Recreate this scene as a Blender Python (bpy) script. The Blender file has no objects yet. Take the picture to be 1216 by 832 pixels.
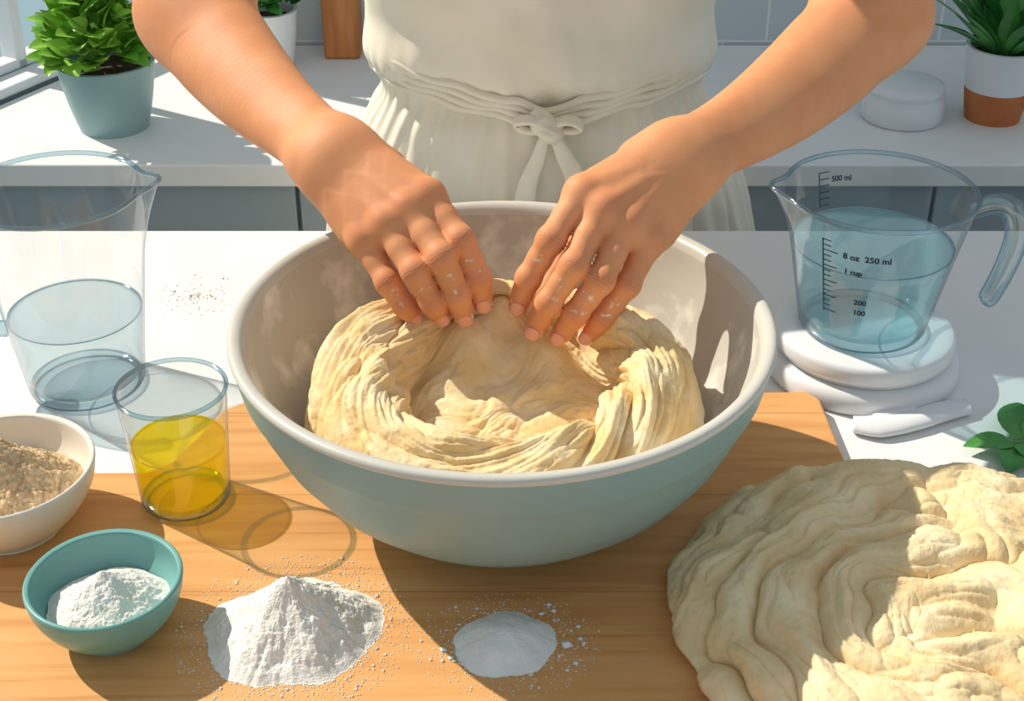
import bpy, math, random
import numpy as np
from mathutils import Vector, Matrix
random.seed(4); rng=np.random.RandomState(7)
scene=bpy.context.scene
scene.view_settings.view_transform='Standard'
col=scene.collection

# ---------------------------------------------------------------- noise
_perm=rng.permutation(256); _perm=np.concatenate([_perm,_perm,_perm])
_g=rng.normal(size=(256,3)); _g/=np.linalg.norm(_g,axis=1)[:,None]
def pn(x,y,z):
    x,y,z=np.broadcast_arrays(np.asarray(x,float),np.asarray(y,float),np.asarray(z,float))
    xi=np.floor(x).astype(int);yi=np.floor(y).astype(int);zi=np.floor(z).astype(int)
    xf=x-xi;yf=y-yi;zf=z-zi
    f=lambda t:t*t*t*(t*(t*6-15)+10)
    u,v,w=f(xf),f(yf),f(zf)
    r=0
    for a in(0,1):
        for b in(0,1):
            for c in(0,1):
                h=_perm[_perm[_perm[(xi+a)&255]+((yi+b)&255)]+((zi+c)&255)]
                g=_g[h]
                d=g[...,0]*(xf-a)+g[...,1]*(yf-b)+g[...,2]*(zf-c)
                r=r+d*(u if a else 1-u)*(v if b else 1-v)*(w if c else 1-w)
    return r*1.5
def fbm(x,y,z,o=4):
    r=0;a=1
    for i in range(o):
        r=r+a*pn(x,y,z);x=x*2.03+3.1;y=y*2.03+1.7;z=z*2.03+5.3;a*=.5
    return r

# ---------------------------------------------------------------- materials
def lin(r,g,b):
    f=lambda c:(c/255/12.92) if c<=10 else ((c/255+.055)/1.055)**2.4
    return (f(r),f(g),f(b),1)
def mat(name,c1,c2=None,rough=.6,scale=20,bump=0,bscale=200,detail=4,stretch=(1,1,1),sss=0,spec=.4,ssc=(1,.4,.25),lo=.35,hi=.65,bdist=.001):
    m=bpy.data.materials.new(name);m.use_nodes=True
    n=m.node_tree;N=n.nodes;L=n.links;b=N['Principled BSDF']
    b.inputs['Roughness'].default_value=rough
    b.inputs['Specular IOR Level'].default_value=spec
    tc=N.new('ShaderNodeTexCoord');mp=N.new('ShaderNodeMapping');mp.inputs['Scale'].default_value=stretch
    L.new(tc.outputs['Object'],mp.inputs['Vector'])
    nz=N.new('ShaderNodeTexNoise');nz.inputs['Scale'].default_value=scale;nz.inputs['Detail'].default_value=detail
    L.new(mp.outputs[0],nz.inputs['Vector'])
    rp=N.new('ShaderNodeValToRGB');rp.color_ramp.elements[0].position=lo;rp.color_ramp.elements[1].position=hi
    rp.color_ramp.elements[0].color=c1;rp.color_ramp.elements[1].color=c2 or c1
    L.new(nz.outputs['Fac'],rp.inputs[0]);L.new(rp.outputs[0],b.inputs['Base Color'])
    if bump:
        n2=N.new('ShaderNodeTexNoise');n2.inputs['Scale'].default_value=bscale;n2.inputs['Detail'].default_value=3
        L.new(mp.outputs[0],n2.inputs['Vector'])
        bp=N.new('ShaderNodeBump');bp.inputs['Strength'].default_value=bump;bp.inputs['Distance'].default_value=bdist
        L.new(n2.outputs['Fac'],bp.inputs['Height']);L.new(bp.outputs[0],b.inputs['Normal'])
    if sss:
        b.inputs['Subsurface Weight'].default_value=sss
        b.inputs['Subsurface Radius'].default_value=ssc
        b.inputs['Subsurface Scale'].default_value=.006
    return m
def glassmat(name,tint,edge,rough=.05,f0=.06,fm=.75,pw=4.0,pos=(.72,1.0),milk=0,milkc=(.8,.93,.97,1)):
    m=bpy.data.materials.new(name);m.use_nodes=True
    n=m.node_tree;N=n.nodes;L=n.links;N.remove(N['Principled BSDF'])
    out=N['Material Output']
    lw=N.new('ShaderNodeLayerWeight');lw.inputs['Blend'].default_value=.5
    rp=N.new('ShaderNodeValToRGB');rp.color_ramp.elements[0].color=tint;rp.color_ramp.elements[1].color=edge
    rp.color_ramp.elements[0].position=pos[0];rp.color_ramp.elements[1].position=pos[1]
    L.new(lw.outputs['Facing'],rp.inputs[0])
    tr=N.new('ShaderNodeBsdfTransparent');L.new(rp.outputs[0],tr.inputs[0])
    base=tr
    if milk:
        tl=N.new('ShaderNodeBsdfTranslucent');tl.inputs[0].default_value=milkc
        df=N.new('ShaderNodeBsdfDiffuse');df.inputs[0].default_value=milkc
        a=N.new('ShaderNodeMixShader');a.inputs[0].default_value=.5;L.new(tl.outputs[0],a.inputs[1]);L.new(df.outputs[0],a.inputs[2])
        b=N.new('ShaderNodeMixShader');b.inputs[0].default_value=milk;L.new(tr.outputs[0],b.inputs[1]);L.new(a.outputs[0],b.inputs[2]);base=b
    gl=N.new('ShaderNodeBsdfGlossy');gl.inputs['Roughness'].default_value=rough
    p=N.new('ShaderNodeMath');p.operation='POWER';p.inputs[1].default_value=pw;L.new(lw.outputs['Facing'],p.inputs[0])
    mu=N.new('ShaderNodeMath');mu.operation='MULTIPLY_ADD';mu.inputs[1].default_value=fm;mu.inputs[2].default_value=f0;mu.use_clamp=True
    L.new(p.outputs[0],mu.inputs[0])
    mx=N.new('ShaderNodeMixShader');L.new(mu.outputs[0],mx.inputs[0]);L.new(base.outputs[0],mx.inputs[1]);L.new(gl.outputs[0],mx.inputs[2])
    L.new(mx.outputs[0],out.inputs['Surface'])
    return m
M={}
M['counter']=mat('white_quartz',lin(228,230,231),lin(236,237,237),rough=.45,scale=6)
M['white']=mat('white_plastic',lin(226,230,234),lin(232,235,238),rough=.35,scale=5)
M['cab']=mat('grey_cabinet_paint',lin(150,164,172),lin(158,171,179),rough=.5,scale=4)
M['wallp']=mat('pale_wall_paint',lin(190,205,215),lin(198,212,220),rough=.7,scale=3)
M['frame']=mat('white_frame_paint',lin(228,232,236),rough=.5)
M['floor']=mat('floor_stone',lin(120,125,128),lin(140,145,148),rough=.6,scale=5)
M['dough']=mat('raw_dough',lin(230,200,146),lin(248,231,196),rough=.8,scale=34,bump=.6,bscale=300,sss=.08,ssc=(1,.7,.4),spec=.08,lo=.42,hi=.75,detail=8)
M['dough2']=mat('flatbread_dough',lin(228,203,156),lin(245,228,192),rough=.8,scale=26,bump=.6,bscale=280,sss=.08,ssc=(1,.7,.4),spec=.08,lo=.4,hi=.72,detail=8)
M['flour']=mat('white_flour',lin(236,232,224),lin(248,245,239),rough=.95,scale=60,bump=.8,bscale=700,spec=.1)
M['salt']=mat('fine_salt',lin(236,240,242),lin(248,250,250),rough=.8,scale=60,bump=.6,bscale=900,spec=.3)
M['oats']=mat('ground_oats',lin(190,160,122),lin(228,204,168),rough=.9,scale=260,bump=1,bscale=500,spec=.1)
M['crumb']=mat('pale_crumbs',lin(205,196,182),lin(225,218,206),rough=.9,scale=260)
M['teal']=mat('teal_glaze',lin(132,166,170),lin(140,173,176),rough=.42,scale=8)
M['teal2']=mat('teal_small_bowl_glaze',lin(110,165,162),lin(118,173,170),rough=.35,scale=8)
M['bowlin']=mat('bowl_interior_floured',lin(196,194,186),lin(240,238,232),rough=.55,scale=26,lo=.55,hi=.72,detail=9)
M['rim']=mat('bowl_rim_glaze',lin(200,199,190),lin(206,205,197),rough=.35,scale=12)
M['cream']=mat('cream_ceramic',lin(228,222,210),lin(234,229,218),rough=.35,scale=8)
M['apron']=mat('apron_linen',lin(238,230,210),lin(244,237,220),rough=.85,scale=12,bump=.15,bscale=900,spec=.15)
M['trouser']=mat('trouser_cloth',lin(70,80,95),rough=.9)
M['shoe']=mat('shoe_leather',lin(50,45,42),rough=.5)
M['hair']=mat('dark_brown_hair',lin(60,38,26),lin(84,56,38),rough=.5,scale=40,stretch=(4,4,.5))
M['leafL']=mat('basil_leaf',lin(110,172,56),lin(165,214,84),rough=.45,scale=12)
M['leafD']=mat('dark_leaf',lin(44,116,56),lin(92,164,76),rough=.4,scale=14)
M['soil']=mat('soil',lin(60,44,34),lin(80,60,45),rough=.9,scale=80)
M['terra']=mat('terracotta',lin(184,106,60),lin(198,120,72),rough=.7,scale=20)
M['woodblk']=mat('oiled_wood',lin(178,110,58),lin(204,134,76),rough=.5,scale=14,stretch=(6,6,.6))
M['ink']=mat('black_ink',lin(20,40,58),rough=.5)
M['nail']=mat('fingernail',lin(232,160,132),lin(238,174,148),rough=.35,spec=.5)
M['glass']=glassmat('clear_glass',(.965,.985,.99,1),(.26,.42,.50,1))
M['glassrim']=glassmat('glass_rim_edge',(.76,.88,.92,1),(.18,.38,.50,1),f0=.16,fm=.8,pos=(.25,1.0),rough=.08)
M['water']=glassmat('water',(.84,.905,.93,1),(.50,.64,.72,1),f0=.07,pos=(.45,1.0),milk=.05)
M['waterblue']=glassmat('blue_tinted_water',(.80,.94,.97,1),(.44,.76,.86,1),f0=.06,pos=(.5,1.0),milk=.17,milkc=(.55,.86,.94,1))

def oilmat():
    m=bpy.data.materials.new('olive_oil');m.use_nodes=True
    n=m.node_tree;N=n.nodes;L=n.links;N.remove(N['Principled BSDF']);out=N['Material Output']
    tr=N.new('ShaderNodeBsdfTransparent');tr.inputs[0].default_value=(1,.89,.10,1)
    tl=N.new('ShaderNodeBsdfTranslucent');tl.inputs[0].default_value=(1,.84,.02,1)
    df=N.new('ShaderNodeBsdfDiffuse');df.inputs[0].default_value=(.86,.70,.01,1)
    gl=N.new('ShaderNodeBsdfGlossy');gl.inputs['Roughness'].default_value=.05
    a=N.new('ShaderNodeMixShader');a.inputs[0].default_value=.45;L.new(tl.outputs[0],a.inputs[1]);L.new(df.outputs[0],a.inputs[2])
    b=N.new('ShaderNodeMixShader');b.inputs[0].default_value=.30;L.new(tr.outputs[0],b.inputs[1]);L.new(a.outputs[0],b.inputs[2])
    c=N.new('ShaderNodeMixShader');c.inputs[0].default_value=.07;L.new(b.outputs[0],c.inputs[1]);L.new(gl.outputs[0],c.inputs[2])
    L.new(c.outputs[0],out.inputs['Surface']);return m
M['oil']=oilmat()

def woodmat():
    m=bpy.data.materials.new('cutting_board_wood');m.use_nodes=True
    n=m.node_tree;N=n.nodes;L=n.links;b=N['Principled BSDF'];b.inputs['Roughness'].default_value=.5
    b.inputs['Specular IOR Level'].default_value=.25
    tc=N.new('ShaderNodeTexCoord')
    mp=N.new('ShaderNodeMapping');mp.inputs['Scale'].default_value=(1.2,16,4);L.new(tc.outputs['Object'],mp.inputs[0])
    n1=N.new('ShaderNodeTexNoise');n1.inputs['Scale'].default_value=3.2;n1.inputs['Detail'].default_value=5;n1.inputs['Distortion'].default_value=.6
    L.new(mp.outputs[0],n1.inputs[0])
    r1=N.new('ShaderNodeValToRGB');e=r1.color_ramp.elements
    e[0].position=.3;e[0].color=lin(206,146,88);e[1].position=.7;e[1].color=lin(230,177,118)
    x=e.new(.5);x.color=lin(221,164,104)
    L.new(n1.outputs['Fac'],r1.inputs[0])
    mp2=N.new('ShaderNodeMapping');mp2.inputs['Scale'].default_value=(2.0,50,4);L.new(tc.outputs['Object'],mp2.inputs[0])
    n2=N.new('ShaderNodeTexNoise');n2.inputs['Scale'].default_value=2.4;n2.inputs['Detail'].default_value=2;L.new(mp2.outputs[0],n2.inputs[0])
    r2=N.new('ShaderNodeValToRGB');r2.color_ramp.elements[0].position=.60;r2.color_ramp.elements[0].color=(1,1,1,1);r2.color_ramp.elements[1].position=.70;r2.color_ramp.elements[1].color=(.86,.78,.68,1)
    L.new(n2.outputs['Fac'],r2.inputs[0])
    mx=N.new('ShaderNodeMix');mx.data_type='RGBA';mx.blend_type='MULTIPLY';mx.inputs[0].default_value=1
    L.new(r1.outputs[0],mx.inputs[6]);L.new(r2.outputs[0],mx.inputs[7])
    sp=N.new('ShaderNodeSeparateXYZ');L.new(tc.outputs['Object'],sp.inputs[0])
    md=N.new('ShaderNodeMath');md.operation='PINGPONG';md.inputs[1].default_value=.058;L.new(sp.outputs['Y'],md.inputs[0])
    lt=N.new('ShaderNodeMath');lt.operation='LESS_THAN';lt.inputs[1].default_value=.0005;L.new(md.outputs[0],lt.inputs[0])
    m3=N.new('ShaderNodeMix');m3.data_type='RGBA';L.new(lt.outputs[0],m3.inputs[0]);L.new(mx.outputs[2],m3.inputs[6]);m3.inputs[7].default_value=lin(186,124,72)
    L.new(m3.outputs[2],b.inputs['Base Color']);return m
M['wood']=woodmat()
def tilemat():
    m=bpy.data.materials.new('wall_tile');m.use_nodes=True
    n=m.node_tree;N=n.nodes;L=n.links;b=N['Principled BSDF'];b.inputs['Roughness'].default_value=.35
    tc=N.new('ShaderNodeTexCoord');mp=N.new('ShaderNodeMapping');mp.inputs['Rotation'].default_value=(math.pi/2,0,0)
    L.new(tc.outputs['Object'],mp.inputs[0])
    br=N.new('ShaderNodeTexBrick');br.inputs['Scale'].default_value=1;br.inputs['Brick Width'].default_value=.15;br.inputs['Row Height'].default_value=.075
    br.inputs['Mortar Size'].default_value=.002
    br.inputs['Color1'].default_value=lin(190,202,210);br.inputs['Color2'].default_value=lin(198,210,216);br.inputs['Mortar'].default_value=lin(226,232,236)
    L.new(mp.outputs[0],br.inputs[0]);L.new(br.outputs[0],b.inputs['Base Color']);return m
M['tile']=tilemat()
def skinmat():
    m=mat('skin',lin(222,150,104),lin(230,160,114),rough=.56,scale=30,bump=.12,bscale=420,sss=.10,ssc=(1,.35,.18),spec=.28)
    n=m.node_tree;N=n.nodes;L=n.links;b=N['Principled BSDF']
    src=b.inputs['Base Color'].links[0].from_socket
    at=N.new('ShaderNodeAttribute');at.attribute_name='tone'
    sp=N.new('ShaderNodeSeparateColor');L.new(at.outputs['Color'],sp.inputs[0])
    a=N.new('ShaderNodeMix');a.data_type='RGBA';L.new(sp.outputs[0],a.inputs[0]);L.new(src,a.inputs[6]);a.inputs[7].default_value=lin(208,112,82)
    # knuckle creases: a few irregular lines across each joint
    cr=N.new('ShaderNodeAttribute');cr.attribute_name='crease'
    cs=N.new('ShaderNodeSeparateXYZ');L.new(cr.outputs['Vector'],cs.inputs[0])
    tc=N.new('ShaderNodeTexCoord')
    nz0=N.new('ShaderNodeTexNoise');nz0.inputs['Scale'].default_value=110;nz0.inputs['Detail'].default_value=3;L.new(tc.outputs['Object'],nz0.inputs[0])
    ma=N.new('ShaderNodeMath');ma.operation='MULTIPLY_ADD';ma.inputs[1].default_value=7.0;L.new(nz0.outputs['Fac'],ma.inputs[0]);
    mb_=N.new('ShaderNodeMath');mb_.operation='MULTIPLY';mb_.inputs[1].default_value=1.25;L.new(cs.outputs['X'],mb_.inputs[0]);L.new(mb_.outputs[0],ma.inputs[2])
    sn=N.new('ShaderNodeMath');sn.operation='SINE';L.new(ma.outputs[0],sn.inputs[0])
    ab=N.new('ShaderNodeMath');ab.operation='ABSOLUTE';L.new(sn.outputs[0],ab.inputs[0])
    pw=N.new('ShaderNodeMath');pw.operation='POWER';pw.inputs[1].default_value=.35;L.new(ab.outputs[0],pw.inputs[0])
    iv=N.new('ShaderNodeMath');iv.operation='SUBTRACT';iv.inputs[0].default_value=1;L.new(pw.outputs[0],iv.inputs[1])
    mk_=N.new('ShaderNodeMath');mk_.operation='MULTIPLY';L.new(iv.outputs[0],mk_.inputs[0]);L.new(cs.outputs['Y'],mk_.inputs[1])
    d2=N.new('ShaderNodeMix');d2.data_type='RGBA';L.new(mk_.outputs[0],d2.inputs[0]);L.new(a.outputs[2],d2.inputs[6]);d2.inputs[7].default_value=lin(150,78,50)
    old=b.inputs['Normal'].links[0].from_node
    bp=N.new('ShaderNodeBump');bp.invert=True;bp.inputs['Strength'].default_value=.55;bp.inputs['Distance'].default_value=.0008
    L.new(mk_.outputs[0],bp.inputs['Height']);L.new(old.outputs[0],bp.inputs['Normal']);L.new(bp.outputs[0],b.inputs['Normal'])
    nz=N.new('ShaderNodeTexNoise');nz.inputs['Scale'].default_value=230;nz.inputs['Detail'].default_value=6
    L.new(tc.outputs['Object'],nz.inputs[0])
    ad=N.new('ShaderNodeMath');ad.operation='ADD';L.new(nz.outputs['Fac'],ad.inputs[0]);L.new(sp.outputs[1],ad.inputs[1])
    mr=N.new('ShaderNodeMapRange');mr.inputs[1].default_value=.95;mr.inputs[2].default_value=1.15;L.new(ad.outputs[0],mr.inputs[0])
    c=N.new('ShaderNodeMix');c.data_type='RGBA';L.new(mr.outputs[0],c.inputs[0]);L.new(d2.outputs[2],c.inputs[6]);c.inputs[7].default_value=lin(244,232,216)
    L.new(c.outputs[2],b.inputs['Base Color']);return m
M['skin']=skinmat()

# ---------------------------------------------------------------- mesh helpers
def empty(name,loc=(0,0,0)):
    e=bpy.data.objects.new(name,None);e.location=loc;e.empty_display_size=.03;col.objects.link(e);return e
def link(o,parent):
    col.objects.link(o)
    if parent is not None:
        o.parent=parent;o.matrix_parent_inverse=Matrix.Translation(-Vector(parent.location))
    return o
def mk(name,v,f,m,parent=None,smooth=True,loc=None):
    me=bpy.data.meshes.new(name)
    v=np.asarray(v,float)
    if loc is not None: v=v-np.asarray(loc)
    me.from_pydata(v.tolist(),[],[tuple(int(i) for i in q) for q in f]);
    me.materials.append(M[m] if isinstance(m,str) else m)
    if smooth: me.polygons.foreach_set('use_smooth',[True]*len(me.polygons))
    me.update()
    o=bpy.data.objects.new(name,me)
    if loc is not None:o.location=loc
    return link(o,parent)
def gridfaces(ns,nt,wrap=True,base=0):
    i=np.arange(ns-1)[:,None];j=np.arange(nt if wrap else nt-1)[None,:];j2=(j+1)%nt
    a=i*nt+j;b=i*nt+j2;c=(i+1)*nt+j2;d=(i+1)*nt+j
    return (np.stack([a,d,c,b],-1).reshape(-1,4)+base)
def gnormals(P,wrap=True):
    if wrap:
        dt=np.roll(P,-1,1)-np.roll(P,1,1)
    else: dt=np.gradient(P,axis=1)
    ds=np.gradient(P,axis=0)
    n=np.cross(ds,dt);l=np.linalg.norm(n,axis=2)[...,None];l[l==0]=1
    return n/l
def catmull(pts,n):
    pts=np.asarray(pts,float);k=len(pts)
    P=np.vstack([2*pts[0]-pts[1],pts,2*pts[-1]-pts[-2]])
    out=[]
    for t in np.linspace(0,k-1,n):
        i=min(int(t),k-2);u=t-i;a,b,c,d=P[i:i+4]
        out.append(.5*((2*b)+(-a+c)*u+(2*a-5*b+4*c-d)*u*u+(-a+3*b-3*c+d)*u**3))
    return np.array(out)
def lathe(name,prof,loc,m,parent=None,segs=96,spout=None):
    prof=np.asarray(prof,float)
    th=np.linspace(0,2*np.pi,segs,endpoint=False)
    r=prof[:,0][:,None];z=prof[:,1][:,None]*np.ones((1,segs))
    R=r*np.ones((1,segs))
    if spout:
        a0,wd,amt,z0,z1=spout
        dd=(th-a0+np.pi)%(2*np.pi)-np.pi
        g=np.exp(-(dd/wd)**2)[None,:]
        k=np.clip((z-z0)/(z1-z0),0,1)**2
        R=R+amt*g*k; z=z+.25*amt*g*k
        side=np.exp(-((np.abs(dd)-2.0*wd)/wd)**2)[None,:]
        R=R-.10*amt*side*k
    P=np.stack([R*np.cos(th),R*np.sin(th),z],-1)+np.asarray(loc)
    return mk(name,P.reshape(-1,3),gridfaces(len(prof),segs)[:,::-1],m,parent,loc=None)
def sweep(name,pts,rads,m,parent=None,n=40,segs=16,up=(0,0,1),disp=None,ret=False,cap=True):
    C=catmull(pts,n)
    rads=np.asarray(rads,float)
    if rads.ndim==1: rads=np.stack([rads,rads],1)
    t=np.linspace(0,len(rads)-1,n)
    ra=np.interp(t,range(len(rads)),rads[:,0]);rb=np.interp(t,range(len(rads)),rads[:,1])
    T=np.gradient(C,axis=0);T/=np.linalg.norm(T,axis=1)[:,None]
    up=np.asarray(up,float);up=up*np.ones((n,3)) if up.ndim==1 else up
    A=np.cross(T,up);A/=np.linalg.norm(A,axis=1)[:,None];B=np.cross(A,T)
    th=np.linspace(0,2*np.pi,segs,endpoint=False)
    P=C[:,None]+A[:,None]*(ra[:,None]*np.cos(th))[...,None]+B[:,None]*(rb[:,None]*np.sin(th))[...,None]
    if disp is not None: P=P+gnormals(P)*disp(P)[...,None]
    v=P.reshape(-1,3);f=gridfaces(n,segs).tolist()
    if cap:
        v=np.vstack([v,C[0],C[-1]]);a=len(v)-2;b=len(v)-1
        for j in range(segs):
            f.append((a,j,(j+1)%segs));f.append((b,(n-1)*segs+(j+1)%segs,(n-1)*segs+j))
    if ret:return v,f
    return mk(name,v,f,m,parent)
def box(name,x0,x1,y0,y1,z0,z1,m,parent=None,bev=.003,rot=None):
    v=np.array([(x,y,z) for x in(x0,x1) for y in(y0,y1) for z in(z0,z1)],float)
    if rot:
        (px,py),an=rot;c,s=math.cos(an),math.sin(an)
        v=np.stack([px+v[:,0]*c-v[:,1]*s,py+v[:,0]*s+v[:,1]*c,v[:,2]],1)
    f=[(0,1,3,2),(4,6,7,5),(0,4,5,1),(2,3,7,6),(0,2,6,4),(1,5,7,3)]
    o=mk(name,v,f,m,parent,smooth=False)
    if bev:
        b=o.modifiers.new('bevel','BEVEL');b.width=bev;b.segments=2
    return o
def prism(name,pts,z0,z1,m,parent=None,bev=.003):
    n=len(pts);v=[(x,y,z0) for x,y in pts]+[(x,y,z1) for x,y in pts]
    f=[tuple(range(n))[::-1],tuple(range(n,2*n))]+[(i,(i+1)%n,n+(i+1)%n,n+i) for i in range(n)]
    o=mk(name,v,f,m,parent,smooth=False)
    if bev:
        b=o.modifiers.new('bevel','BEVEL');b.width=bev;b.segments=3;b.limit_method='ANGLE'
    return o
def joinlists(parts):
    V=[];F=[];k=0
    for v,f in parts:
        V.append(np.asarray(v));F+= [tuple(int(i)+k for i in q) for q in f];k+=len(v)
    return np.vstack(V),F

# ---------------------------------------------------------------- SDF tools
def surfnets(f,org,h):
    ins=f<0
    c=[ins[a:a+f.shape[0]-1,b:b+f.shape[1]-1,d:d+f.shape[2]-1] for a in(0,1) for b in(0,1) for d in(0,1)]
    an=c[0].copy();al=c[0].copy()
    for q in c[1:]: an|=q;al&=q
    act=an&~al
    idx=np.argwhere(act);N=len(idx)
    ids=np.full(act.shape,-1,np.int32);ids[act]=np.arange(N)
    cor=[(a,b,d) for a in(0,1) for b in(0,1) for d in(0,1)]
    val=np.stack([f[idx[:,0]+a,idx[:,1]+b,idx[:,2]+d] for a,b,d in cor],1)
    acc=np.zeros((N,3));cnt=np.zeros(N)
    for i in range(8):
        for j in range(i+1,8):
            if sum(abs(cor[i][k]-cor[j][k]) for k in range(3))!=1: continue
            s=(val[:,i]<0)!=(val[:,j]<0)
            t=np.where(s,val[:,i]/(val[:,i]-val[:,j]+1e-12),0)
            p=np.array(cor[i])[None]+t[:,None]*(np.array(cor[j])-np.array(cor[i]))[None]
            acc+=p*s[:,None];cnt+=s
    V=(idx+acc/cnt[:,None])*h+np.asarray(org)
    Q=[]
    for ax in range(3):
        sl=[slice(None)]*3;sl2=[slice(None)]*3;sl[ax]=slice(0,-1);sl2[ax]=slice(1,None)
        a=ins[tuple(sl)];b=ins[tuple(sl2)]
        e=np.argwhere(a!=b)
        o1,o2=[(1,2),(2,0),(0,1)][ax]
        e=e[(e[:,o1]>0)&(e[:,o2]>0)&(e[:,o1]<f.shape[o1]-1)&(e[:,o2]<f.shape[o2]-1)]
        fl=a[e[:,0],e[:,1],e[:,2]]
        q=[]
        for (d1,d2) in((-1,-1),(0,-1),(0,0),(-1,0)):
            g=e.copy();g[:,o1]+=d1;g[:,o2]+=d2;q.append(ids[g[:,0],g[:,1],g[:,2]])
        q=np.stack(q,1);q[~fl]=q[~fl][:,::-1];Q.append(q)
    return V,np.vstack(Q)
def relax(V,Q,it=3,lam=.5):
    e=np.vstack([Q[:,[0,1]],Q[:,[1,2]],Q[:,[2,3]],Q[:,[3,0]]])
    n=len(V);cnt=np.bincount(e.ravel(),minlength=n)[:,None].astype(float)
    def avg(V):
        return np.stack([np.bincount(e[:,0],V[e[:,1],k],n)+np.bincount(e[:,1],V[e[:,0],k],n) for k in range(3)],1)/np.maximum(cnt,1)
    for i in range(it):
        V=V+lam*(avg(V)-V);V=V-(lam+.02)*(avg(V)-V)
        V=V+.25*(avg(V)-V)
    return V
def smin(a,b,k):
    h=np.clip(.5+.5*(b-a)/k,0,1)
    return b*(1-h)+a*h-k*h*(1-h)
class Grid:
    def __init__(s,lo,hi,h):
        s.lo=np.array(lo,float);s.h=h;s.n=np.ceil((np.array(hi)-s.lo)/h).astype(int)+1
    def new(s): return np.full(s.n,.05,np.float32)
    def sl(s,lo,hi):
        a=np.clip(np.floor((np.array(lo)-s.lo)/s.h).astype(int),0,s.n);b=np.clip(np.ceil((np.array(hi)-s.lo)/s.h).astype(int)+1,0,s.n)
        return tuple(slice(a[i],b[i]) for i in range(3))
    def co(s,sl):
        r=[(s.lo[i]+s.h*np.arange(sl[i].start,sl[i].stop)).astype(np.float32) for i in range(3)]
        return r[0][:,None,None],r[1][None,:,None],r[2][None,None,:]
    def cone(s,f,a,b,ra,rb,k,pad=.012):
        a=np.asarray(a,float);b=np.asarray(b,float);R=max(ra,rb)+pad+k
        sl=s.sl(np.minimum(a,b)-R,np.maximum(a,b)+R)
        x,y,z=s.co(sl);ab=b-a;L2=float(ab@ab)+1e-12
        t=np.clip(((x-a[0])*ab[0]+(y-a[1])*ab[1]+(z-a[2])*ab[2])/L2,0,1)
        d=np.sqrt((x-a[0]-t*ab[0])**2+(y-a[1]-t*ab[1])**2+(z-a[2]-t*ab[2])**2)-(ra+(rb-ra)*t)
        f[sl]=smin(f[sl],d,k) if k>0 else np.minimum(f[sl],d)
    def ell(s,f,c,r,k,sub=False):
        c=np.asarray(c,float);r=np.asarray(r,float);R=r+.012+k
        sl=s.sl(c-R,c+R);x,y,z=s.co(sl)
        q=np.sqrt(((x-c[0])/r[0])**2+((y-c[1])/r[1])**2+((z-c[2])/r[2])**2)
        d=(q-1)*r.min()
        if sub: f[sl]=-smin(-f[sl],d,k)
        else: f[sl]=smin(f[sl],d,k)

# ================================================================= ROOM
box('floor',-2.4,2.0,-1.6,1.62,-1.0,-.95,'floor',bev=0)
box('wall_back',-.66,2.0,1.5,1.6,-.95,1.5,'tile',bev=0)
WR=((-.8067,1.2388),-math.radians(29.5))
wl=empty('wall_left',(-1.3,.4,-.5))
box('wall_left_sill',-.10,0,-3.0,.296,-.95,-.152,'wallp',wl,bev=.002,rot=WR)
box('wall_left_header',-.10,0,-3.0,.296,2.9,3.1,'wallp',wl,bev=.002,rot=WR)
box('wall_left_pier',-.10,0,-3.0,-2.6,-.151,2.899,'wallp',wl,bev=.002,rot=WR)
w=empty('window_1',(-1.2,.5,.5))
box('sill',-.10,.014,-2.598,.290,-.151,-.135,'frame',w,rot=WR)
for i,(y,wd_) in enumerate(((.262,.028),(.075,.022),(-2.598,.03))):
    box('jamb_%d'%i,-.065,-.03,y,y+wd_,-.134,2.87,'frame',w,rot=WR)
box('rail_0',-.065,-.03,-2.567,.261,-.134,-.118,'frame',w,rot=WR)
box('rail_1',-.065,-.03,.098,.261,.000,.016,'frame',w,rot=WR)
box('rail_2',-.065,-.03,-2.598,.290,2.871,2.899,'frame',w,rot=WR)
cb=empty('kitchen_cabinet',(.4,1.25,-.5))
lx=lambda y:-.8067+(y-1.2388)*math.tan(math.radians(29.5))+.020
prism('carcass',[(lx(1.03),1.03),(1.9,1.03),(1.9,1.495),(lx(1.495),1.495)],-.95,-.19,'cab',cb,bev=0)
xs=[-.90,-.31,.16,.63,1.1,1.57,1.9]
for i in range(len(xs)-1):
    box('drawer_front_%d'%i,xs[i]+.003,xs[i+1]-.003,1.012,1.03,-.285,-.2,'cab',cb,bev=.002)
    box('door_front_%d'%i,xs[i]+.003,xs[i+1]-.003,1.012,1.03,-.86,-.291,'cab',cb,bev=.002)
prism('back_countertop',[(lx(.985),.985),(1.9,.985),(1.9,1.495),(lx(1.495),1.495)],-.19,-.155,'counter',cb,bev=.003)
isl=empty('kitchen_island',(.1,-.05,-.5))
box('island_top',-.74,1.1,-.62,.4975,-.05,-.015,'counter',isl,bev=.003)
box('island_body',-.70,1.05,-.57,.44,-.95,-.05,'cab',isl,bev=.003)
prism('wooden_cutting_board',[(-.66,-.50),(.281,-.50),(.281,.05),(.2775,.138),(.268,.1515),(-.225,.136),(-.243,.122),(-.272,.045),(-.29,.031),(-.66,.029)],-.015,0,'wood')

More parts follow.
